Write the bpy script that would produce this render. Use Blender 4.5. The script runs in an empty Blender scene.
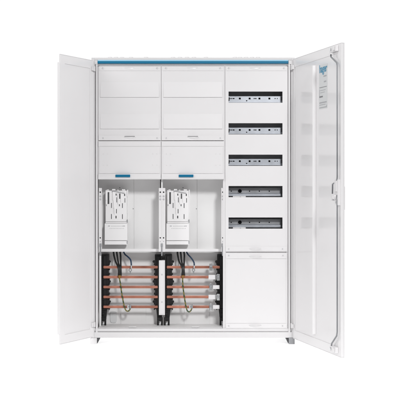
import bpy, bmesh, math
from mathutils import Vector, Matrix

S = bpy.context.scene
COL = S.collection
MM = 0.001
D = 4700.0            # camera distance to the cabinet front, mm
K = 3.948             # mm per photo unit on the cabinet's front plane
EYE = 620.0           # camera height, mm

# ---------------------------------------------------------------- measures
def X(p, y=0.0):      # across, mm from the cabinet's middle
    return (p - 193.0) * K * (D + y) / D
def Z(p, y=0.0):      # height above the floor, mm
    return EYE + (187.0 - p) * K * (D + y) / D

# ---------------------------------------------------------------- materials
def mat(name, col, rough=0.4, metal=0.0, bump=0.0, bscale=900.0, var=0.0, vscale=9.0, spec=0.5, coat=0.0):
    m = bpy.data.materials.new(name); m.use_nodes = True
    nt = m.node_tree; b = nt.nodes['Principled BSDF']
    b.inputs['Base Color'].default_value = (*col, 1)
    b.inputs['Roughness'].default_value = rough
    b.inputs['Metallic'].default_value = metal
    b.inputs['Specular IOR Level'].default_value = spec
    b.inputs['Coat Weight'].default_value = coat
    tc = nt.nodes.new('ShaderNodeTexCoord')
    if bump:
        n = nt.nodes.new('ShaderNodeTexNoise'); n.inputs['Scale'].default_value = bscale; n.inputs['Detail'].default_value = 3
        bp = nt.nodes.new('ShaderNodeBump'); bp.inputs['Strength'].default_value = bump; bp.inputs['Distance'].default_value = 0.0004
        nt.links.new(tc.outputs['Object'], n.inputs['Vector'])
        nt.links.new(n.outputs['Fac'], bp.inputs['Height']); nt.links.new(bp.outputs['Normal'], b.inputs['Normal'])
    if var:
        n = nt.nodes.new('ShaderNodeTexNoise'); n.inputs['Scale'].default_value = vscale; n.inputs['Detail'].default_value = 5
        r = nt.nodes.new('ShaderNodeMapRange')
        r.inputs['From Min'].default_value = 0.3; r.inputs['From Max'].default_value = 0.7
        r.inputs['To Min'].default_value = 1 - var; r.inputs['To Max'].default_value = 1 + var
        mx = nt.nodes.new('ShaderNodeVectorMath'); mx.operation = 'SCALE'
        mx.inputs[0].default_value = col
        nt.links.new(tc.outputs['Object'], n.inputs['Vector'])
        nt.links.new(n.outputs['Fac'], r.inputs['Value']); nt.links.new(r.outputs['Result'], mx.inputs['Scale'])
        nt.links.new(mx.outputs['Vector'], b.inputs['Base Color'])
        r2 = nt.nodes.new('ShaderNodeMapRange')
        r2.inputs['From Min'].default_value = 0.3; r2.inputs['From Max'].default_value = 0.7
        rv = min(0.2, var*1.5); r2.inputs['To Min'].default_value = rough*(1-rv); r2.inputs['To Max'].default_value = min(1, rough*(1+rv))
        nt.links.new(n.outputs['Fac'], r2.inputs['Value']); nt.links.new(r2.outputs['Result'], b.inputs['Roughness'])
    return m

M = {}
M['paint']  = mat('white_powder_coat', (0.82, 0.808, 0.815), 0.11, bump=0.04, bscale=700, var=0.006, vscale=5, spec=0.13)
M['frame'] = mat('white_coat_toned_down', (0.70, 0.69, 0.697), 0.25, bump=0.05, bscale=700, var=0.008, vscale=5, spec=0.3)  # same paint as the doors, toned down against light bouncing off the floor
M['plastic'] = mat('white_plastic', (0.755, 0.743, 0.75), 0.3, bump=0.04, bscale=500, var=0.006)
M['inside'] = mat('white_inner_sheet', (0.79, 0.785, 0.785), 0.45, bump=0.05, var=0.015)
M['blue']   = mat('petrol_blue', (0.006, 0.155, 0.29), 0.4, spec=0.2)
M['bright'] = mat('bright_white_plastic', (0.86, 0.85, 0.855), 0.35, bump=0.04, bscale=500, var=0.01)
M['opening'] = mat('hole_shade_black', (0.008, 0.008, 0.009), 0.9, spec=0.05)  # for the solid disc painted in place of the rail's round hole
M['bluehighlight'] = mat('pale_blue_highlight', (0.33, 0.62, 0.80), 0.35)
M['zinc']   = mat('zinc_steel', (0.50, 0.525, 0.57), 0.38, metal=0.6, bump=0.06, var=0.06, vscale=30)
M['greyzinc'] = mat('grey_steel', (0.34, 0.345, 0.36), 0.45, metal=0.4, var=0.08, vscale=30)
M['rod'] = mat('rod_steel', (0.27, 0.275, 0.29), 0.45, metal=0.3, var=0.08, vscale=30)
M['darkgrey'] = mat('dark_grey', (0.075, 0.075, 0.08), 0.55)  # foot gussets, and shade painted in slots and grip recesses
M['black']  = mat('black_plastic', (0.010, 0.0095, 0.010), 0.45, bump=0.15, bscale=300, var=0.15, vscale=20, spec=0.3)
M['copper'] = mat('copper', (0.48, 0.205, 0.145), 0.36, metal=0.8, bump=0.12, bscale=120, var=0.25, vscale=16)
M['silver'] = mat('tinned_metal', (0.72, 0.73, 0.74), 0.25, metal=0.95)
M['cable_black'] = mat('black_insulation', (0.012, 0.012, 0.012), 0.4)
M['cable_blue']  = mat('blue_insulation', (0.012, 0.035, 0.08), 0.4)
M['ochre']  = mat('brown_sleeve', (0.27, 0.13, 0.03), 0.5)
M['grey_print'] = mat('grey_print', (0.42, 0.42, 0.44), 0.6)
M['dark_print'] = mat('dark_print', (0.22, 0.22, 0.23), 0.6)
M['sheet']  = mat('silver_label_sheet', (0.67, 0.68, 0.685), 0.5)
M['logo']   = mat('blue_print', (0.06, 0.28, 0.44), 0.5)
M['dimple'] = mat('pressed_mark', (0.5, 0.5, 0.51), 0.5)
# yellow/green striped insulation
m = mat('yellow_green_insulation', (0.3, 0.3, 0.05), 0.42); nt = m.node_tree
tc = nt.nodes.new('ShaderNodeTexCoord'); w = nt.nodes.new('ShaderNodeTexWave')
w.wave_type = 'BANDS'; w.bands_direction = 'DIAGONAL'; w.inputs['Scale'].default_value = 38; w.inputs['Distortion'].default_value = 0.6
cr = nt.nodes.new('ShaderNodeValToRGB'); cr.color_ramp.interpolation = 'CONSTANT'
cr.color_ramp.elements[0].color = (0.19, 0.155, 0.03, 1); cr.color_ramp.elements[1].position = 0.55
cr.color_ramp.elements[1].color = (0.02, 0.055, 0.022, 1)
nt.links.new(tc.outputs['Object'], w.inputs['Vector']); nt.links.new(w.outputs['Fac'], cr.inputs['Fac'])
nt.links.new(cr.outputs['Color'], nt.nodes['Principled BSDF'].inputs['Base Color'])
M['pe'] = m

# ---------------------------------------------------------------- mesh builder (mm in, metres out)
class MB:
    def __init__(s):
        s.bm = bmesh.new(); s.mats = []
    def mi(s, m):
        if m not in s.mats: s.mats.append(m)
        return s.mats.index(m)
    def poly(s, pts, m):
        f = s.bm.faces.new([s.bm.verts.new(Vector(p) * MM) for p in pts]); f.material_index = s.mi(m); return f
    def box(s, x0, x1, y0, y1, z0, z1, m):
        x0, x1 = min(x0, x1), max(x0, x1); y0, y1 = min(y0, y1), max(y0, y1); z0, z1 = min(z0, z1), max(z0, z1)
        v = [s.bm.verts.new(Vector((x, y, z)) * MM) for x in (x0, x1) for y in (y0, y1) for z in (z0, z1)]
        for q in ((0,1,3,2), (4,6,7,5), (0,4,5,1), (2,3,7,6), (0,2,6,4), (1,5,7,3)):
            f = s.bm.faces.new([v[i] for i in q]); f.material_index = s.mi(m)
    def prism(s, pts, axis, a0, a1, m):
        """extrude the polygon pts (2-D) along axis from a0 to a1"""
        def mk(p, a):
            if axis == 'x': return Vector((a, p[0], p[1]))
            if axis == 'y': return Vector((p[0], a, p[1]))
            return Vector((p[0], p[1], a))
        A = [s.bm.verts.new(mk(p, a0) * MM) for p in pts]; B = [s.bm.verts.new(mk(p, a1) * MM) for p in pts]
        n = len(pts); i0 = s.mi(m)
        fs = [s.bm.faces.new(A), s.bm.faces.new(B[::-1])]
        for i in range(n):
            fs.append(s.bm.faces.new([A[i], B[i], B[(i+1) % n], A[(i+1) % n]]))
        for f in fs: f.material_index = i0
    def cyl(s, c, r, axis, l, m, n=20):
        pts = [(math.cos(2*math.pi*i/n)*r, math.sin(2*math.pi*i/n)*r) for i in range(n)]
        o = {'x': (c[1], c[2]), 'y': (c[0], c[2]), 'z': (c[0], c[1])}[axis]
        a = {'x': c[0], 'y': c[1], 'z': c[2]}[axis]
        s.prism([(p[0]+o[0], p[1]+o[1]) for p in pts], axis, a, a + l, m)
    def ring(s, c, r0, r1, axis, l, m, n=24):
        """flat washer ring"""
        def mk(r, a, t):
            u, v = math.cos(t)*r, math.sin(t)*r
            if axis == 'y': return Vector((c[0]+u, c[1]+a, c[2]+v))
            if axis == 'x': return Vector((c[0]+a, c[1]+u, c[2]+v))
            return Vector((c[0]+u, c[1]+v, c[2]+a))
        R = [[s.bm.verts.new(mk(r, a, 2*math.pi*i/n)*MM) for (r, a) in ((r0,0),(r1,0),(r1,l),(r0,l))] for i in range(n)]
        for i in range(n):
            for j in range(4):
                f = s.bm.faces.new([R[i][j], R[i][(j+1)%4], R[(i+1)%n][(j+1)%4], R[(i+1)%n][j]]); f.material_index = s.mi(m)
    def tube(s, pts, r, m, n=12, smooth=4):
        P = [Vector(p) for p in pts]
        if smooth:                                     # Catmull-Rom
            Q = []
            for i in range(len(P)-1):
                p0 = P[max(i-1, 0)]; p1 = P[i]; p2 = P[i+1]; p3 = P[min(i+2, len(P)-1)]
                for k in range(smooth):
                    t = k/smooth
                    Q.append(0.5*((2*p1) + (p2-p0)*t + (2*p0-5*p1+4*p2-p3)*t*t + (3*p1-p0-3*p2+p3)*t**3))
            Q.append(P[-1]); P = Q
        rings = []; N = None
        for i, p in enumerate(P):
            T = (P[min(i+1, len(P)-1)] - P[max(i-1, 0)]).normalized()
            if N is None:
                N = T.orthogonal().normalized()
            else:
                N = (N - T*N.dot(T)).normalized()
            B = T.cross(N)
            rings.append([s.bm.verts.new((p + (N*math.cos(2*math.pi*k/n) + B*math.sin(2*math.pi*k/n))*r)*MM) for k in range(n)])
        i0 = s.mi(m)
        for a, b in zip(rings, rings[1:]):
            for k in range(n):
                f = s.bm.faces.new([a[k], a[(k+1)%n], b[(k+1)%n], b[k]]); f.material_index = i0; f.smooth = True
        for R in (rings[0][::-1], rings[-1]):
            f = s.bm.faces.new(R); f.material_index = i0
    def panel(s, x0, x1, z0, z1, holes, y0, y1, m):
        """sheet with real rectangular openings; front y0, rear y1"""
        xs = sorted({x0, x1, *[h[i] for h in holes for i in (0, 1)]}); zs = sorted({z0, z1, *[h[i] for h in holes for i in (2, 3)]})
        def solid(i, j):
            if i < 0 or j < 0 or i >= len(xs)-1 or j >= len(zs)-1: return False
            cx, cz = (xs[i]+xs[i+1])/2, (zs[j]+zs[j+1])/2
            return not any(h[0] < cx < h[1] and h[2] < cz < h[3] for h in holes)
        V = {}
        def v(i, j, k):
            if (i, j, k) not in V: V[(i, j, k)] = s.bm.verts.new(Vector((xs[i], (y0, y1)[k], zs[j]))*MM)
            return V[(i, j, k)]
        i0 = s.mi(m)
        def face(*q):
            f = s.bm.faces.new([v(*a) for a in q]); f.material_index = i0
        for i in range(len(xs)-1):
            for j in range(len(zs)-1):
                if not solid(i, j): continue
                face((i,j,0), (i+1,j,0), (i+1,j+1,0), (i,j+1,0)); face((i,j,1), (i,j+1,1), (i+1,j+1,1), (i+1,j,1))
                if not solid(i-1, j): face((i,j,0), (i,j+1,0), (i,j+1,1), (i,j,1))
                if not solid(i+1, j): face((i+1,j,0), (i+1,j,1), (i+1,j+1,1), (i+1,j+1,0))
                if not solid(i, j-1): face((i,j,0), (i,j,1), (i+1,j,1), (i+1,j,0))
                if not solid(i, j+1): face((i,j+1,0), (i+1,j+1,0), (i+1,j+1,1), (i,j+1,1))
    def build(s, name, parent=None, bevel=0.8, loc=None, rotz=None, origin=None):
        bmesh.ops.recalc_face_normals(s.bm, faces=s.bm.faces)
        if origin is not None:
            bmesh.ops.translate(s.bm, verts=s.bm.verts, vec=-Vector(origin)*MM)
        me = bpy.data.meshes.new(name); s.bm.to_mesh(me); s.bm.free()
        for mm_ in s.mats: me.materials.append(mm_)
        o = bpy.data.objects.new(name, me); COL.objects.link(o)
        if parent: o.parent = parent
        if origin is not None: o.location = Vector(origin)*MM
        if loc is not None: o.location = Vector(loc)*MM
        if rotz is not None: o.rotation_euler.z = rotz
        if bevel:
            b = o.modifiers.new('bevel', 'BEVEL'); b.width = bevel*MM; b.segments = 2; b.limit_method = 'ANGLE'; b.angle_limit = math.radians(35)
            b.harden_normals = False
        return o

def copy_thing(root, dx):
    """a copy of a thing with copies of its parts and sub-parts, dx mm to the right"""
    def rec(o, parent):
        c = o.copy(); COL.objects.link(c)
        if parent: c.parent = parent
        for ch in kids.get(o, []): rec(ch, c)
        return c
    kids = {}
    for o in list(bpy.data.objects):
        if o.parent: kids.setdefault(o.parent, []).append(o)
    c = rec(root, None); c.location.x += dx*MM
    return c

def thing(name, label, cat, loc=(0, 0, 0), group=None):
    o = bpy.data.objects.new(name, None); COL.objects.link(o); o.location = Vector(loc)*MM
    o.empty_display_size = 0.05
    o['label'] = label; o['category'] = cat
    if group: o['group'] = group
    return o
def tag(o, label, cat, group=None):
    o['label'] = label; o['category'] = cat
    if group: o['group'] = group

PITCH = 63.2          # photo units from one field of the cabinet to the next
paint, plastic, inside = M['paint'], M['plastic'], M['inside']

# ================================================================= the cabinet
ZT, ZB = Z(57.6), Z(337.8)
XO = 401.0
cab = thing('electrical_cabinet', 'white steel electrical distribution cabinet with both doors standing open and three fields of covers inside', 'electrical cabinet')

# housing: sides, top, floor, rear wall, front frame
h = MB()
h.box(-XO, -XO+3, 3, 205, ZB, ZT, M['frame']); h.box(XO-3, XO, 3, 205, ZB, ZT, M['frame'])
h.box(-XO+3, XO-3, 3, 205, ZT-3, ZT, M['frame']); h.box(-XO+3, XO-3, 3, 205, ZB, ZB+3, M['frame'])
h.box(-XO+3, XO-3, 202, 205, ZB+3, ZT-3, inside)
for sx in (-1, 1):                                  # side frame members with the seal groove between them
    h.box(sx*XO, sx*389, 0, 3, ZB, ZT, M['frame'])
    h.box(sx*389, sx*387.2, 0.2, 18, ZB+30, ZT-25, M['frame'])
    h.box(sx*384.4, sx*376.4, 0.4, 20, ZB+20, ZT-26.2, M['frame'])
    h.box(sx*388.5, sx*384, 15, 18, ZB+30, ZT-26, M['frame'])
h.box(-389, 389, 0.2, 3, Z(60.0), ZT, M['frame'])
h.box(-389, 389, 8, 20, Z(65.4), Z(60.2), M['frame'])
for sx in (-1, 1): h.box(sx*388.9, sx*376.8, 0.6, 7.8, ZT-26, Z(60.1), M['frame'])
h.box(-389, 389, 0.3, 3, ZB, Z(332.3), M['frame'])
h.box(-389, 389, 3.2, 12, Z(332.9), Z(332.0), M['frame'])
h.box(-389, 389, 5, 22, Z(331.7), Z(328.6), M['frame'])
h.build('housing', cab, 1.0)

t = MB()
t.box(X(97.7), X(288.3), -2.0, 7, Z(63.5), Z(61.2), M['blue'])
t.prism([(-2.0, Z(61.15)), (7, Z(61.15)), (7, Z(59.7)), (1.5, Z(59.7))], 'x', X(97.7), X(288.3), M['bluehighlight'])  # bevel coloured pale as the strip's painted highlight
t.build('trim_strip', cab, 0.3)

# cable entry plates on the roof
for (a, b, dots) in ((106, 151, (110, 116, 122, 131, 146)), (169, 214, (173, 180, 187, 194, 206)), (231, 276, (235, 240, 246, 252, 258))):
    e = MB(); y0, y1 = 45, 165
    e.box(X(a, y0), X(b, y0), y0, y1, ZT, ZT+5, plastic)
    for d in dots:
        for yy in (70, 105, 140):
            e.cyl((X(d, yy), yy, ZT+5), 9, 'z', 5, plastic, 18)
    e.build('cable_entry_plate', cab, 0.8)

# partitions
p = MB()
p.box(X(224.2)-1, X(224.2)+1, 24, 202, ZB+3, ZT-3, inside)
p.build('partition', cab, 0.3)
p = MB()
p.box(X(161.7)-3, X(161.7)+3, 24, 202, Z(252.0), ZT-3, inside)
p.build('partition', cab, 0.3)

b = MB()
for px in (97.9, 161.55, 224.85, 287.9): b.box(X(px)-7, X(px)+7, 10.5, 22, Z(179.0) if px < 200 else Z(328.8), Z(66.2), plastic)  # light strips added behind the cover seams so they look less dark
b.box(X(99.4), X(223.0), 11.1, 21.5, Z(142.6), Z(139.4), plastic); b.box(X(226.9), X(286.2), 12, 21.6, Z(253.6), Z(250.8), plastic)
b.box(X(99.5), X(286.1), 11.6, 21.2, Z(68.4), Z(65.0), plastic)
b.build('added_seam_backing', cab, 0.5)

# ---- cover panels ---------------------------------------------------
YF = 6.0
def screw(b, px, py, y):
    b.cyl((X(px), y-1.2, Z(py)), 4.2, 'y', 1.4, plastic, 18)
    b.box(X(px)-2.8, X(px)+2.8, y-1.4, y-1.0, Z(py)-0.8, Z(py)+0.8, M['grey_print']); b.box(X(px)-0.8, X(px)+0.8, y-1.45, y-1.0, Z(py)-2.8, Z(py)+2.8, M['grey_print'])
def grip(parent, cx, py, w=6.0, hgt=2.3, shade_strip=False, deep=9):
    """half-round pull lip"""
    g = MB(); n = 14; pts = []
    for i in range(n+1):
        a = math.pi*i/n
        pts.append((X(cx)+math.cos(a)*w*K, Z(py) - math.sin(a)*hgt*K))
    # flat upper edge, sloping lens below
    top = [g.bm.verts.new(Vector((q[0], YF-deep*math.sin(math.pi*i/n), Z(py)+0.0))*MM) for i, q in enumerate(pts)]
    bot = [g.bm.verts.new(Vector((q[0], YF-0.3, q[1]))*MM) for q in pts]
    back = [g.bm.verts.new(Vector((q[0], YF-0.3, Z(py)+2.6*math.sin(math.pi*i/n)))*MM) for i, q in enumerate(pts)]
    mi = g.mi(plastic)
    for i in range(n):
        for A, B in ((top, bot), (back, top)):
            try:
                f = g.bm.faces.new([A[i], A[i+1], B[i+1], B[i]]); f.material_index = mi; f.smooth = True
            except ValueError: pass
    bmesh.ops.remove_doubles(g.bm, verts=g.bm.verts, dist=1e-5)
    if shade_strip: g.box(X(cx)-w*K*0.86, X(cx)+w*K*0.86, YF-2.75, YF-2.3, Z(py)+2.6, Z(py)+4.4, M['darkgrey'])  # dark strip painted for the shade of the finger recess
    return g.build('grip', parent, 0)

def upper_cover(f):
    o = f*PITCH; x0, x1 = X(98.2+o), X(160.9+o)
    b = MB()
    b.box(x0, x1, YF, YF+3, Z(140.4), Z(65.9), plastic)
    b.box(x0+4, x1-4, YF-1.6, YF+0.5, Z(70.6), Z(66.3), plastic)         # head strip
    b.box(x0+1, x1-1, YF-2.4, YF+0.5, Z(140.2), Z(135.6), plastic)      # foot strip
    xa, xb = X(100.2+o), X(158.9+o)
    for (za, zb) in ((81.8, 97.2), (113.8, 128.8)):                     # raised louvre fields
        b.prism([(YF+0.5, Z(za)), (YF-0.6, Z(za)), (YF-3.9, Z(zb-0.5)), (YF-3.5, Z(zb)), (YF+0.5, Z(zb))], 'x', xa, xb, plastic)
    for q in ((102.6, 67.9), (157.0, 67.9), (103.0, 138.0), (157.0, 138.0)): screw(b, q[0]+o, q[1], YF-2.5)
    c = b.build('cover_panel', cab, 0.5)
    grip(c, 128.6+o, 67.6, 6.2, 2.6, deep=6); grip(c, 129.6+o, 137.2, 6.0, 1.7, shade_strip=True, deep=13)
    return c
def blind_cover(f):
    o = f*PITCH; x0, x1 = X(98.2+o), X(160.9+o)
    b = MB()
    b.box(x0, x1, YF, YF+3, Z(179.3), Z(141.0), plastic)
    b.box(x0, x1, YF-1.8, YF+0.5, Z(146.2), Z(141.1), plastic)
    b.box(x0+5, x1-5, YF-1.8, YF+0.5, Z(173.4), Z(146.8), plastic)
    b.prism([(YF+0.5, Z(173.6)), (YF-3, Z(173.8)), (YF-7.5, Z(176.2)), (YF-7.5, Z(178.6)), (YF-5, Z(179.4)), (YF+0.5, Z(179.4))], 'x', x0, x1, plastic)
    for px in (103.2, 107.2, 152.6, 156.8):
        for py in (154.0, 165.2):
            b.ring((X(px+o), YF-2.7, Z(py)), 1.2, 2.8, 'y', 1.0, plastic, 16)
    c = b.build('blind_cover', cab, 0.7)
    g = MB()
    g.box(X(115.6+o), X(130.2+o), YF-13, YF-6, Z(177.1), Z(174.6), M['blue'])
    g.box(X(116.6+o), X(129.2+o), YF-14, YF-12.6, Z(176.4), Z(175.0), M['blue'])
    g.build('handle', c, 1.6)
for f in (0, 1):
    upper_cover(f); blind_cover(f)

# ---- device cover with five cut-outs --------------------------------
ROWS = (97.0, 128.7, 160.2, 191.6, 223.1)
x0, x1 = X(225.3), X(287.6)
b = MB()
holes = [(X(228.6), X(282.6), Z(r+5.6), Z(r-5.6)) for r in ROWS]
b.panel(x0, x1, Z(251.9), Z(65.9), holes, YF, YF+5, plastic)
b.box(x0+4, x1-4, YF-1.6, YF+0.4, Z(70.6), Z(66.3), plastic)
b.box(x0+2, x1-2, YF-2.4, YF+0.4, Z(251.2), Z(246.6), plastic)
for q in ((228.8, 67.9), (284.0, 67.9), (228.8, 249.0), (282.6, 249.0)): screw(b, q[0], q[1], YF-2.5)
dc = b.build('device_cover', cab, 0.5)
grip(dc, 255, 67.6, 6.2, 2.6, deep=6); grip(dc, 255.3, 249.0, 6.2, 2.0, deep=14)
b = MB()
b.box(x0, x1, YF, YF+3, Z(328.6), Z(252.9), plastic)
b.box(x0+3, x1-3, YF-2.0, YF+0.4, Z(258.6), Z(253.3), plastic)
b.box(x0+3, x1-3, YF-2.4, YF+0.4, Z(328.2), Z(323.9), plastic)
b.box(x0+6, x1-6, YF-1.2, YF+0.4, Z(323.3), Z(259.2), plastic)
for q in ((228.8, 255.6), (283.0, 255.6), (228.8, 326.0), (282.6, 326.0)): screw(b, q[0], q[1], YF-2.5)
c = b.build('cover_panel', cab, 0.5)
grip(c, 255.3, 256.6, 6.4, 2.2, deep=14); grip(c, 255.3, 325.4, 6.4, 2.0, deep=14)

# ---- rails behind the cut-outs --------------------------------------
zinc, dk = M['zinc'], M['darkgrey']
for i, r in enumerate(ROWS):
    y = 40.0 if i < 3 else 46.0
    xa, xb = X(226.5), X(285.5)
    b = MB()
    if i < 3:
        zt, zb = Z(r-1.5), Z(r+4.7)
        hl = [(X(px)-3.6, X(px)+3.6, Z(r+0.8)-3.4, Z(r+0.8)+3.4) for px in (240.2, 250.1, 260.0, 270.0)]
        hl += [(X(px), X(px2), Z(r+1.3), Z(r+0.3)) for px, px2 in ((230.0, 230.9), (231.6, 232.6), (233.2, 234.8), (254.2, 255.2), (255.7, 256.9), (275.4, 276.2), (277.6, 278.3))]
        hl += [(X(247.1)-2.4, X(247.1)+2.4, Z(r+3.5), Z(r+2.6))]
        b.panel(xa, xb, zb, zt, hl, y, y+1.5, zinc)
        b.box(xa, xb, y-6, y-0.2, zb-1.2, zb+0.6, zinc)                 # lower lip
        b.box(xa, xb, y+1.7, y+30, zt-1.2, zt+0.4, zinc)                # upper fold
        b.box(xa, xb, y+12, y+13, zb, zt-2, dk)
        b.box(X(229.2), X(229.9), y-9, y-0.2, zb+8, zt-4, dk); b.box(X(281.6), X(282.4), y-9, y-0.2, zb+8, zt-3, dk)  # dark end marks; the right one paints the shade there
    else:
        zt, zb = Z(r-3.6), Z(r+6.2)
        b.panel(xa, xb, zb, zt, [(X(px)-2.2, X(px)+2.2, Z(r-0.4)-2.2, Z(r-0.4)+2.2) for px in (231.6, 250.1, 260.0, 270.0)], y, y+1.5, M['greyzinc'])
        b.box(xa, xb, y+8, y+9, zb, zt-2, dk)
        b.cyl((X(240.3), y-1.5, Z(r-0.5)), 8.2, 'y', 1.4, M['opening'], 28)  # solid black disc painted in place of the dark round hole
        b.ring((X(240.3), y-2.6, Z(r-0.5)), 7.6, 9.2, 'y', 2.5, M['greyzinc'], 28)
        b.prism([(y-0.3, Z(r+1.4)), (y-11, Z(r+2.6)), (y-11, Z(r+4.6)), (y-0.3, Z(r+4.9))], 'x', xa, xb, zinc)   # lower bead
        b.box(X(229.2), X(232.6), y-24, y-12, Z(r+5.9), Z(r+4.5), M['black'])
        b.box(X(233.0), X(246.0), y-26, y-12, Z(r+6.2), Z(r+4.4), plastic)
        b.box(X(240.0), X(241.2), y-27, y-26.1, Z(r+5.6), Z(r+4.8), M['dimple'])
        b.box(X(281.4), X(282.2), y-14, y-0.2, zb+8, zt-3, dk)  # dark strip painting the shade at the cut-out's right end
    b.box(X(225.8), X(287), y+48, y+49, Z(r+14), Z(r-14), M['greyzinc'])  # grey sheet added behind the rail to deepen the shade in the cut-out
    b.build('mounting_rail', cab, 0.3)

# ---- meter recess: mounting plate, shelf, posts ---------------------
YP = 118.0
for f in (0, 1):
    o = f*PITCH
    b = MB()
    xl, xm, xr = X(98.5+o, YP), X(133.9+o, YP), X(160.9+o, YP)
    if f: xl = X(162.8, YP)
    b.box(xl, xm-0.9, YP, YP+2, Z(250.8), Z(170), inside)
    b.box(xm+0.9, xr-3, YP, YP+2, Z(250.8), Z(170), inside)
    b.box(xm-3, xm+3, YP+2.2, YP+3, Z(250.8), Z(170), inside)
    b.box(xl, xr-3, 60, YP-0.2, Z(252.3), Z(251.4), inside)              # shelf
    b.box(xl, xr-3, 57, 60, Z(252.5), Z(249.6), plastic)                # its lip
    b.box(xl, xr-3, 26, YP-0.2, Z(176.5), Z(175.8), inside)              # lid behind the blind cover
    for q in ((119.8, 187.6), (133.2, 208.8)): b.cyl((X(q[0]+o, YP), YP-0.8, Z(q[1], YP)), 2.0, 'y', 1.0, M['dark_print'], 14)
    b.build('mounting_plate', cab, 0.4)
def post(a, b_, cols, bolt):
    g = MB()
    g.box(X(a), X(b_), 14, 26, Z(252.0), Z(188.0), plastic)
    if len(cols) > 1: g.box((X(a)+X(b_))/2-1.4, (X(a)+X(b_))/2+1.4, 11.5, 13.8, Z(240.5), Z(200), inside)
    for c in cols:
        for py, s in ((192.2, 3.0), (238.0, 2.7)): g.cyl((X(c), 13.2, Z(py)), s, 'y', 1.0, M['black'], 16)  # black discs painted in place of the post's dark holes
        for py in (196.4, 199.4): g.ring((X(c), 12.9, Z(py)), 2.0, 3.4, 'y', 1.0, M['greyzinc'], 16)
        g.cyl((X(c), 13.3, Z(241.6)), 1.7, 'y', 1.0, M['greyzinc'], 12)
    g.box(X(bolt)-4, X(bolt)+4, 11, 13.9, Z(246.8), Z(243.6), M['greyzinc'])
    g.cyl((X(bolt), 12, Z(256.0)), 2.4, 'z', Z(246.8)-Z(256.0), M['greyzinc'], 12)
    g.build('mounting_post', cab, 0.8)
post(98.6, 101.5, (100.0,), 100.3); post(158.7, 165.2, (160.2, 163.5), 161.7); post(221.4, 224.6, (222.9,), 222.6)

# ---- lower compartment rear plate with pressed knock-outs ------------
YW = 142.0
b = MB()
b.box(X(97, YW), X(223.6, YW), YW, YW+2, Z(329, YW), Z(250, YW), inside)
b.box(X(98), X(224), 22, YW-0.2, Z(328.6), Z(327.9), inside)
b.box(X(98.2), X(100.3), 48, 51, Z(327.8), Z(253.4), inside)
for f in (0, 1):
    o = f*PITCH
    b.box(X(121+o, YW), X(146+o, YW), YW-2.5, YW+0.5, Z(324.6, YW), Z(307.5, YW), inside)
    n = 20; cx, cz = X(113.6+o, YW), Z(316.6, YW)
    for sx in ((0,) if f == 0 else ()):
        pts = []
        for i in range(n):
            a = 2*math.pi*i/n
            pts.append((cx+math.copysign(abs(math.cos(a))**0.5, math.cos(a))*14, cz+math.copysign(abs(math.sin(a))**0.5, math.sin(a))*25*(0.85 if math.sin(a) > 0 else 1)))
        b.prism(pts, 'y', YW-3.5, YW-0.3, M['sheet'])
    b.box(X(128.5+o), X(136+o), 20, 21.5, Z(328.2), Z(327.3), inside)
b.build('rear_plate', cab, 0.8)

# ---- feet -----------------------------------------------------------
b = MB()
b.box(X(90.4), X(96.9), -3, 4, 0, ZB-0.5, plastic); b.box(X(90.4), X(91.2), 4, 190, 0, ZB-0.5, plastic)
b.box(X(91.2), X(96.9), 150, 190, 0, ZB-0.5, plastic)
b.prism([(X(96.4), ZB-1), (X(100.2), ZB-1), (X(97.3), 2), (X(96.4), 2)], 'y', 6, 60, M['darkgrey'])
b.build('foot', cab, 1.0)
b = MB()
b.box(X(288.7), X(294.6), -3, 4, 0, ZB-0.5, M['greyzinc']); b.box(X(293.8), X(294.6), 4, 190, 0, ZB-0.5, M['greyzinc'])
b.box(X(288.7), X(293.8), 150, 190, 0, ZB-0.5, M['greyzinc'])
b.prism([(X(285.9), ZB-1), (X(289.2), ZB-1), (X(289.2), 2), (X(288.3), 2)], 'y', 6, 60, M['darkgrey'])
b.build('foot', cab, 1.0)

# ---- doors ----------------------------------------------------------
def door(hx, ux, uy, W, s, zt, zb, th):
    """local axes: x along the door from the hinge, s*y towards its inner face; outer sheet at s*y = -th"""
    b = MB()
    F = 34
    b.box(0, W, -s*th, -s*(th-2.0), zb, zt, paint)                      # outer sheet
    b.box(0, W, -s*(th-2.2), 0, zt-2, zt, paint); b.box(0, W, -s*(th-2.2), 0, zb, zb+2, paint)   # edges turned in
    b.box(W-2, W, -s*(th-2.2), 0, zb+2.2, zt-2.2, paint); b.box(0, 2, -s*(th-2.2), 0, zb+2.2, zt-2.2, paint)
    b.panel(2.2, W-2.2, zb+2.2, zt-2.2, [(22, W-F, zb+F, zt-F)], -s*2.2, -s*0.2, paint)          # return flange
    b.box(6, W-6, -s*4.0, -s*2.3, zb+6, zt-6, paint)                            # inner sheet
    o = b.build('door', cab, 1.1, loc=(hx, -6, 0), rotz=math.atan2(uy, ux))
    for hz in (zt-34, zb+50):
        g = MB()
        g.box(-4, 16, s*0.4, s*7, hz-8, hz+8, plastic)
        g.cyl((-2.5, s*5, hz-10), 3.4, 'z', 20, plastic, 16)
        g.build('hinge', o, 0.9)
    return o

ld = door(-394, -104, -227, 250, 1, ZT-11, Z(337.2)+1, 5)
b = MB()                                                             # overlap strip down the free edge
b.box(250.3, 252.3, -11.5, -0.5, ZB+42, ZT-42, paint); b.box(238, 250, -11.5, -5.3, ZB+42, ZT-42, paint)
b.build('overlap_strip', ld, 0.8)

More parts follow.
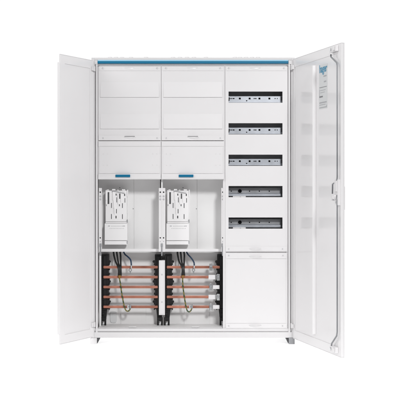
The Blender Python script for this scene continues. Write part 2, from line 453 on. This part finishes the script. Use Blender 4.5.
RW = 550
rd = door(394, 123, -536, RW, -1, ZT-6, Z(337.2)-4, 13)
b = MB()                                                             # stiffener: hat profile
b.prism([(243, 2.2), (245, -8), (248, -10), (270, -10), (273, -8), (275, 2.2)], 'z', 72, 1072, paint)
b.build('stiffener', rd, 1.2)
g = MB()
RY = -9
g.tube([(470, RY, 1092), (470, RY, 1083), (530, RY, 1056), (536, RY, 1044), (536, RY, 655), (531, RY, 640), (488, RY, 630), (486, RY, 596)], 2.7, M['rod'], 12, 0)
g.build('lock_rod', rd, 0)
g = MB()
g.tube([(534, RY, 592), (536, RY, 575), (536, RY, 112), (530, RY, 98), (478, RY, 64), (476, RY, 48)], 2.7, M['rod'], 12, 0)
g.build('lock_rod', rd, 0)
g = MB()                                                             # latch case in the middle of the free edge
g.box(512, 540, -9, 0.2, 556, 646, plastic); g.box(516, 534, -13, -9.2, 604, 642, plastic)
g.cyl((520, -16, 584), 8, 'y', 6.8, plastic, 24); g.box(500, 520, -20, -16.2, 578, 589, plastic)
g.box(496, 510, -15, -10, 572, 582, M['silver']); g.box(518, 532, -9.6, -9.1, 562, 570, M['dimple'])
g.build('latch', rd, 1.4)
for (za, zb_) in ((1098, 1118), (36, 56)):
    g = MB()
    g.box(462, 524, -12, 0.0, za, zb_, plastic); g.cyl((476, -15, (za+zb_)/2), 6, 'y', 2.8, M['silver'], 18); g.box(504, 520, -16, -12.2, za+3, zb_-3, plastic)
    g.build('rod_guide', rd, 1.2)
g = MB()                                                             # outer swivel handle
g.box(506, 540, 13.4, 16, 530, 640, plastic); g.box(510, 536, 16.2, 20.5, 540, 622, plastic)
g.build('door_handle', rd, 1.2)
# label sheet with its print
g = MB()
lu0, lu1, lz0, lz1 = 311, 401, 906, 1067
g.box(lu0, lu1, 1.75, 2.25, lz0, lz1, M['sheet'])
def line(u0, u1, z, hgt, m): g.box(u0+2, u1+2, 1.45, 1.72, z-hgt/2, z+hgt/2, m)
for (u0, u1, z, hgt, mm_) in ((358, 390, 1024, 5, 'grey_print'), (362, 388, 1004, 5, 'grey_print'), (312, 394, 985, 2.0, 'dark_print'), (312, 316, 966, 26, 'grey_print'),
        (312, 350, 951, 5.5, 'dark_print'), (312, 392, 929, 4.5, 'grey_print'), (312, 380, 921, 2.5, 'grey_print'), (312, 392, 911, 3, 'grey_print'), (390, 394, 914, 9, 'grey_print'), (322, 380, 974, 2, 'grey_print'), (322, 372, 966, 2, 'grey_print')):
    line(u0, u1, z, hgt, M[mm_])
g.build('circuit_label', rd, 0)
fc = bpy.data.curves.new('logo', 'FONT'); fc.body = 'hager'; fc.size = 0.040; fc.extrude = 0.0002; fc.offset = 0.0009; fc.align_x = 'CENTER'; fc.space_character = 0.95
fo = bpy.data.objects.new('logo_source', fc); COL.objects.link(fo)
dg = bpy.context.evaluated_depsgraph_get(); me = bpy.data.meshes.new_from_object(fo.evaluated_get(dg)); bpy.data.objects.remove(fo)
me.transform(Matrix.Rotation(math.radians(90), 4, 'X')); me.materials.clear(); me.materials.append(M['logo'])
lo = bpy.data.objects.new('logo', me); COL.objects.link(lo); lo.parent = rd; lo.location = Vector(((lu0+lu1)/2, 1.45, 1040))*MM

# ================================================================= meter boards
def meter_board():
    y = 78.0; xc, zb = X(116.6, y), Z(244.6, y)
    r = thing('meter_board', 'white slotted meter board with terminal cover in the left meter bay', 'meter board', (xc, y, zb), 'white meter boards in the open bays')
    def L(px): return X(px, y)
    def H(py): return Z(py, y)
    org = (xc, y, zb)
    b = MB()
    hl = []
    def sl(px, w, p0, p1): hl.append((L(px)-w*0.4, L(px)+w*0.4, H(p1), H(p0)))
    sl(108.4, 8.6, 192.2, 204.0)
    sl(116.1, 5, 193.6, 195.6); sl(119.7, 6, 193.6, 198.8); sl(124.6, 5, 193.8, 196.0); sl(116.7, 3.2, 197.4, 202.4); sl(124.9, 3.2, 198.2, 202.6)
    sl(111.4, 3.4, 203.0, 208.0); sl(119.4, 4.2, 204.2, 206.2); sl(122.4, 3.6, 203.2, 208.0); sl(116.4, 3.6, 209.0, 213.4)
    sl(111.4, 3.6, 214.0, 219.0); sl(116.0, 5.6, 215.8, 218.4); sl(122.4, 3.6, 214.2, 219.0); sl(106.3, 2.4, 204.4, 206)
    b.panel(L(105.6), L(127.0), H(221.5), H(190.6), hl, y, y+5, M['bright'])
    b.box(L(105.6), L(106.6), y-5, y-0.2, H(200), H(190.2), M['bright']); b.box(L(127.2), L(128.2), y-6, y+5, H(196.5), H(189.8), M['bright'])
    b.box(L(127.2), L(127.8), y+1, y+12, H(212.8), H(197), M['bright'])
    b.box(L(106), L(127), y+5.2, 117.5, H(221), H(191.2), inside)
    for (a, c, p0, p1) in ((106.8, 109.0, 190.5, 189.6), (112.2, 115.4, 190.5, 189.0), (117.4, 118.6, 190.5, 189.7), (122.0, 125.2, 190.5, 189.3)): b.box(L(a), L(c), y-3, y+4, H(p0), H(p1), M['bright'])
    for (a, c, p0, p1) in ((112.6, 113.4, 191.4, 200), (113.4, 114.2, 198, 208), (114.2, 114.9, 207, 214), (120.8, 121.3, 192, 202), (117.9, 118.4, 194, 204)):   # raised guide ribs
        b.box(L(a), L(c), y-4, y-0.2, H(p1), H(p0), M['bright'])
    b.tube([(L(112), y-3, H(191.6)), (L(115), y-6, H(190.9)), (L(119), y-6, H(192.0)), (L(124.5), y-3, H(193.2))], 1.3, M['greyzinc'], 8, 4)
    b.build('contact_plate', r, 0.5, origin=org).location = (0, 0, 0)
    b = MB()
    b.box(L(106.0), L(126.8), y+4, y+4.8, H(220.8), H(191.4), M['darkgrey'])  # dark sheet added so the slots look shaded
    b.build('slot_shade_sheet', r, 0, origin=org).location = (0, 0, 0)
    b = MB()
    b.box(L(104.8), L(127.4), y-6, y+20, H(240.3), H(223.4), M['bright'])
    b.box(L(104.8), L(127.4), y-7.5, y+20, H(244.5), H(240.8), M['bright'])
    b.box(L(105.6), L(126.6), y-2, y+16, H(223.2), H(221.8), M['bright'])
    for px in (108.6, 109.6, 123.4, 124.6): b.cyl((L(px), y-6.6, H(226.0)), 2.0, 'y', 1.0, M['grey_print'], 12)
    for k in range(9): b.box(L(111.4+k*1.35), L(112.2+k*1.35), y-6.5, y-6.05, H(226.4), H(225.8), M['dimple'])
    for k in range(10): b.box(L(109.8+k*1.5), L(110.6+k*1.5), y-6.5, y-6.05, H(228.7), H(228.2), M['dimple'])
    b.box(L(127.0), L(127.8), y-8.5, y-2, H(222.6), H(219.4), M['greyzinc']); b.box(L(126.9), L(127.7), y-9, y-7.7, H(243.6), H(240.6), M['greyzinc'])
    b.build('terminal_cover', r, 0.8, origin=org).location = (0, 0, 0)
    return r
mb1 = meter_board()
mb2 = copy_thing(mb1, 62.7*K)
mb2['label'] = 'white slotted meter board with terminal cover in the middle meter bay, beside the device rows'

# ================================================================= busbar blocks
BARS = (266.8, 276.7, 286.6, 296.5, 306.4)
YB = 100.0
copper, black = M['copper'], M['black']
def support(root, org, xin, sgn, name='bar_support', off=0.0):
    """black comb: xin is the edge that faces the bars, sgn +1 when the body lies to its left"""
    b = MB(); y0, y1 = 84, 139
    def x(d): return xin - sgn*d*K
    b.box(x(0.9), x(8.0), y0+6, y1, Z(309, YB), Z(254.5, YB), black)
    b.box(x(3.2), x(6.2), y0, y0+5.8, Z(308, YB), Z(256.0, YB), black)
    b.box(x(6.6), x(8.4), y0+2, y0+5.8, Z(306, YB), Z(255.0, YB), black)
    for i, py in enumerate(BARS):
        b.box(x(-0.1), x(0.8), y0+8, y1-8, Z(py+3.4, YB), Z(py+1.9, YB), black)
        b.box(x(-0.1), x(0.8), y0+8, y1-8, Z(py-1.9, YB), Z(py-3.4, YB), black)
        b.box(x(2.4), x(6.9), y0-2, y0-0.2, Z(py+3.2, YB), Z(py+2.1, YB), black)
    for py in (261.5, 281.4, 301.5):
        b.cyl((x(0.0), y0+9, Z(py, YB)), 5.5, 'y', 8, black, 16)
    b.prism([(x(2.4), Z(309.3, YB)), (x(8.0), Z(309.3, YB)), (x(8.2), Z(321, YB)), (x(3.6), Z(321, YB))], 'y', y0+8, y1-30, black)
    # foot with an oblong opening
    fx = x(6.2)
    b.panel(min(x(9.0), x(3.2)), max(x(9.0), x(3.2)), Z(328.2, YB), Z(317.0, YB), [(fx-4.4, fx+4.4, Z(325.6, YB), Z(320.6, YB))], y0+1, y0+7, black)
    b.box(x(9.0), x(3.2), y0+7.2, y1-40, Z(328.2, YB), Z(326.2, YB), black)
    b.cyl((fx, y0+5, Z(323.6, YB)), 5.2, 'y', 2.6, M['silver'], 18)
    b.cyl((fx-sgn*0.0, y0-1.4, Z(313.4, YB)), 4.6, 'y', 9, black, 14)
    b.build(name, root, 0.9, origin=org).location = (0, 0, 0)
def busbar_block(f, label):
    o = f*PITCH
    xa, xb = X(103.6+o, YB), (X(158.0+o, YB))
    org = ((xa+xb)/2, YB, Z(328.2, YB))
    r = thing('busbar_block', label, 'busbars', org, 'copper busbar blocks')
    support(r, org, X(109.6+o, YB), 1)
    support(r, org, X(154.0, YB) if f == 0 else X(216.4, YB), -1)
    for i, py in enumerate(BARS):
        x1 = xb
        if f: x1 = X((219.8, 209.6, 210, 209.6, 210)[i], YB)
        b = MB()
        b.box(xa, x1, 78.5, 84 if False else 83.5, Z(py, YB)-5.3, Z(py, YB)+5.3, copper)
        b.build('busbar', r, 1.8, origin=org).location = (0, 0, 0)
        if f:
            b = MB()
            def cbox(p0, p1, y0, y1, hz, m): b.box(X(p0, YB), X(p1, YB), y0, y1, Z(py, YB)-hz, Z(py, YB)+hz, m)
            if i in (1, 3):                                   # long white sleeve, bright screw cage behind it
                cbox(208.4, 215.0, 72, 88, 9.0, plastic); cbox(215.3, 216.4, 74, 86, 8, M['silver']); cbox(216.7, 219.6, 70, 88, 13, M['silver'])
                b.cyl((X(218.1, YB), 67.5, Z(py, YB)+3), 4.4, 'y', 2.3, M['greyzinc'], 16)
            else:                                             # metal cage, then the sleeve
                cbox(209.2, 210.0, 71, 88, 13.5, M['greyzinc']); cbox(211.6, 212.4, 71, 88, 13.5, M['greyzinc'])
                cbox(210.2, 211.4, 69, 90, 15.0, M['silver'])
                b.cyl((X(210.8, YB), 66.4, Z(py, YB)+4), 4.2, 'y', 2.4, M['greyzinc'], 16)
                if i: cbox(212.7, 219.4, 72, 88, 7.6, plastic)
            b.build('terminal_clamp', r, 0.9, origin=org).location = (0, 0, 0)
    return r
busbar_block(0, 'copper busbar block of five plain unclamped bars between black supports')
busbar_block(1, 'copper busbar block with white and silver clamps on its bar ends')

# white duct between the two blocks
b = MB(); yd = 70
b.box(X(158.9, yd), X(164.9, yd), yd, yd+45, Z(315.0, yd), Z(260.4, yd), plastic)
b.box(X(159.9, yd), X(163.9, yd), yd-1.6, yd-0.1, Z(314.0, yd), Z(261.2, yd), plastic)
for py in (274.6, 302.0): b.ring((X(161.9, yd), yd-2.6, Z(py, yd)), 1.6, 3.2, 'y', 1.0, M['dimple'], 14)
du = b.build('cable_duct', None, 1.0, origin=(X(161.9, yd), yd+22, Z(315, yd)))
tag(du, 'narrow white upright duct between the two copper busbar blocks', 'cable duct')

# ================================================================= cables
def P(px, py, y): return (X(px, y), y, Z(py, y))
GB = 'black cables hanging into the busbar compartment'
def cable(name, pts, r, m, label, cat='cable', group=None, extra=None):
    b = MB(); b.tube(pts, r, m, 12, 5)
    if extra: extra(b)
    o = b.build(name, None, 0, origin=pts[0]); tag(o, label, cat, group); return o
for f, where in ((0, 'left'), (1, 'middle')):
    o = f*62.9
    for (a, c, which) in ((114.0, 118.4, 'leftmost'), (117.2, 119.6, 'central'), (120.6, 120.8, 'rightmost')):
        cable('black_cable', [P(a-0.5+o+f*1.0, 251.9, 112), P(a+o+f*0.9, 255.5, 108), P((a*0.62+c*0.38)+o+f*0.6, 261.5, 90), P(c+o+f*(0.2 if a > 118 else 1.0), 268, 72), P(c+0.2+o+f*0.5, 275.6, 69)], 3.5, M['cable_black'],
              '%s black cable of three hanging below the %s meter bay' % (which, where), 'cable', GB)
    b = MB()
    b.tube([P(119.3+o+f*0.6, 275.2, 68), P(119.7+o+f*0.6, 277.9, 68)], 6.3, M['ochre'], 14, 0)
    run = [(119.3, 277.6, 68), (120.5, 284, 70), (121.4, 291, 71), (122.6, 298, 71), (124.0, 305, 69), (125.6, 309.8, 66), (127.8, 311.2, 66), (129.6, 310.0, 69), (130.2, 308.0, 71)]
    if f: run = [(119.7, 277.6, 68), (119.9, 284, 69), (120.6, 291, 70), (121.8, 299, 72), (123.0, 306, 70), (124.4, 310.6, 67), (126.4, 311.8, 66), (128.2, 310.2, 69), (128.9, 308.0, 71)]
    b.tube([P(p+o, q, y) for p, q, y in run], 2.7, M['pe'], 12, 6)
    ex = run[-1][0] + o
    b.tube([P(ex-0.1, 308.6, 70.8), P(ex+0.2, 306.6, 71.5), P(ex-0.3, 304.4, 72.0)], 3.7, M['greyzinc'], 14, 3)
    b.ring((X(ex-0.9, YB), 75.2, Z(306.2, YB)), 3.4, 7.6, 'y', 3.0, M['silver'], 24)
    b.cyl((X(ex-0.9, YB), 73.6, Z(306.2, YB)), 3.3, 'y', 4.6, M['greyzinc'], 16)
    c = b.build('earth_cable', None, 0, origin=P(119.3+o, 275.2, 68))
    tag(c, 'yellow and green earth cable looped to lowest copper bar below %s meter bay' % where, 'cable', 'yellow and green earth cables')
    b = MB()
    b.tube([P(123.6+o, 251.9, 112), P(125.2+o, 254.6, 106), P(127.9+o-f*0.6, 256.8, 92), P(130.4+o-f*0.6, 259.6+f*0.5, 80), P(131.2+o, 263, 73), P(131.3+o, 265.6, 71)], 3.0, M['cable_blue'], 12, 5)
    b.tube([P(131.3+o, 265.2, 71), P(131.2+o, 268.4, 71)], 3.0, M['silver'], 12, 0)
    b.ring((X(130.6+o, YB), 73.6, Z(269.6, YB)), 3.2, 6.8, 'y', 3, M['silver'], 22)
    b.box(X(130.0+o, YB), X(131.3+o, YB), 72.6, 77, Z(273.0, YB), Z(270.4, YB), M['silver'])
    c = b.build('blue_cable', None, 0, origin=P(123.6+o, 253.0, 112))
    tag(c, 'short dark blue cable with a silver lug on top copper bar below %s meter bay' % where, 'cable', 'dark blue cables')

# ================================================================= the surface it stands on: a translucent white floor, lit from below by an added lamp
fm = bpy.data.materials.new('translucent_white'); fm.use_nodes = True; nt = fm.node_tree; nt.nodes.clear()
out = nt.nodes.new('ShaderNodeOutputMaterial'); mix = nt.nodes.new('ShaderNodeMixShader'); mix.inputs[0].default_value = 0.45
df = nt.nodes.new('ShaderNodeBsdfDiffuse'); df.inputs['Color'].default_value = (0.85, 0.85, 0.85, 1)
tr = nt.nodes.new('ShaderNodeBsdfTranslucent'); tr.inputs['Color'].default_value = (0.9, 0.9, 0.9, 1)
nt.links.new(df.outputs[0], mix.inputs[1]); nt.links.new(tr.outputs[0], mix.inputs[2]); nt.links.new(mix.outputs[0], out.inputs['Surface'])
b = MB(); b.poly([(-650, -1350, -0.5), (650, -1350, -0.5), (650, 550, -0.5), (-650, 550, -0.5)], fm)
fl = b.build('floor', None, 0); fl['kind'] = 'structure'
def lamp(name, loc, aim, sx, sy, power):
    l = bpy.data.lights.new(name, 'AREA'); l.shape = 'RECTANGLE'; l.size = sx; l.size_y = sy; l.energy = power
    o = bpy.data.objects.new(name, l); COL.objects.link(o); o.location = loc
    o.rotation_euler = (Vector(aim)-Vector(loc)).to_track_quat('-Z', 'Y').to_euler(); return o
UNDERLIGHT_RAD = 1.03      # radiance of the unseen lamp added under the floor to whiten the gap
lamp('underfloor_fill', (0, -0.4, -0.04), (0, -0.4, 1), 1.5, 2.1, UNDERLIGHT_RAD*math.pi*1.5*2.1)
lamp('key_softbox', (1.32, -5.0, 3.0), (0, 0, 0.6), 0.7, 0.7, 177)
lamp('added_fill', (-2.9, -2.4, 2.7), (0.3, -0.1, 0.9), 1.8, 1.8, 56)  # unseen left fill, added to brighten the right door

# white studio surround
w = bpy.data.worlds.new('World'); S.world = w; w.use_nodes = True; nt = w.node_tree
bg = nt.nodes['Background']
tc = nt.nodes.new('ShaderNodeTexCoord'); sp = nt.nodes.new('ShaderNodeSeparateXYZ'); mr = nt.nodes.new('ShaderNodeMapRange')
mr.interpolation_type = 'SMOOTHSTEP'
mr.inputs['From Min'].default_value = -0.55; mr.inputs['From Max'].default_value = 0.15
mr.inputs['To Min'].default_value = 0.12; mr.inputs['To Max'].default_value = 1.06
nt.links.new(tc.outputs['Generated'], sp.inputs[0]); nt.links.new(sp.outputs['Y'], mr.inputs['Value']); nt.links.new(mr.outputs['Result'], bg.inputs['Strength'])
bg.inputs['Color'].default_value = (1, 1, 1, 1)

# ================================================================= camera
cd = bpy.data.cameras.new('camera'); cam = bpy.data.objects.new('camera', cd); COL.objects.link(cam)
cam.location = (0, -D*MM, EYE*MM); cam.rotation_euler = (math.radians(90), 0, 0)
cd.sensor_width = 36; cd.lens = 36*(D/K)/400
cd.shift_x = 7/400; cd.shift_y = -13/400; cd.clip_end = 200; cd.clip_start = 0.05
S.camera = cam
S.view_settings.view_transform = 'Standard'; S.view_settings.look = 'None'; S.view_settings.exposure = 0; S.view_settings.gamma = 1
S.render.engine = 'CYCLES'
S.cycles.max_bounces = 12; S.cycles.diffuse_bounces = 6
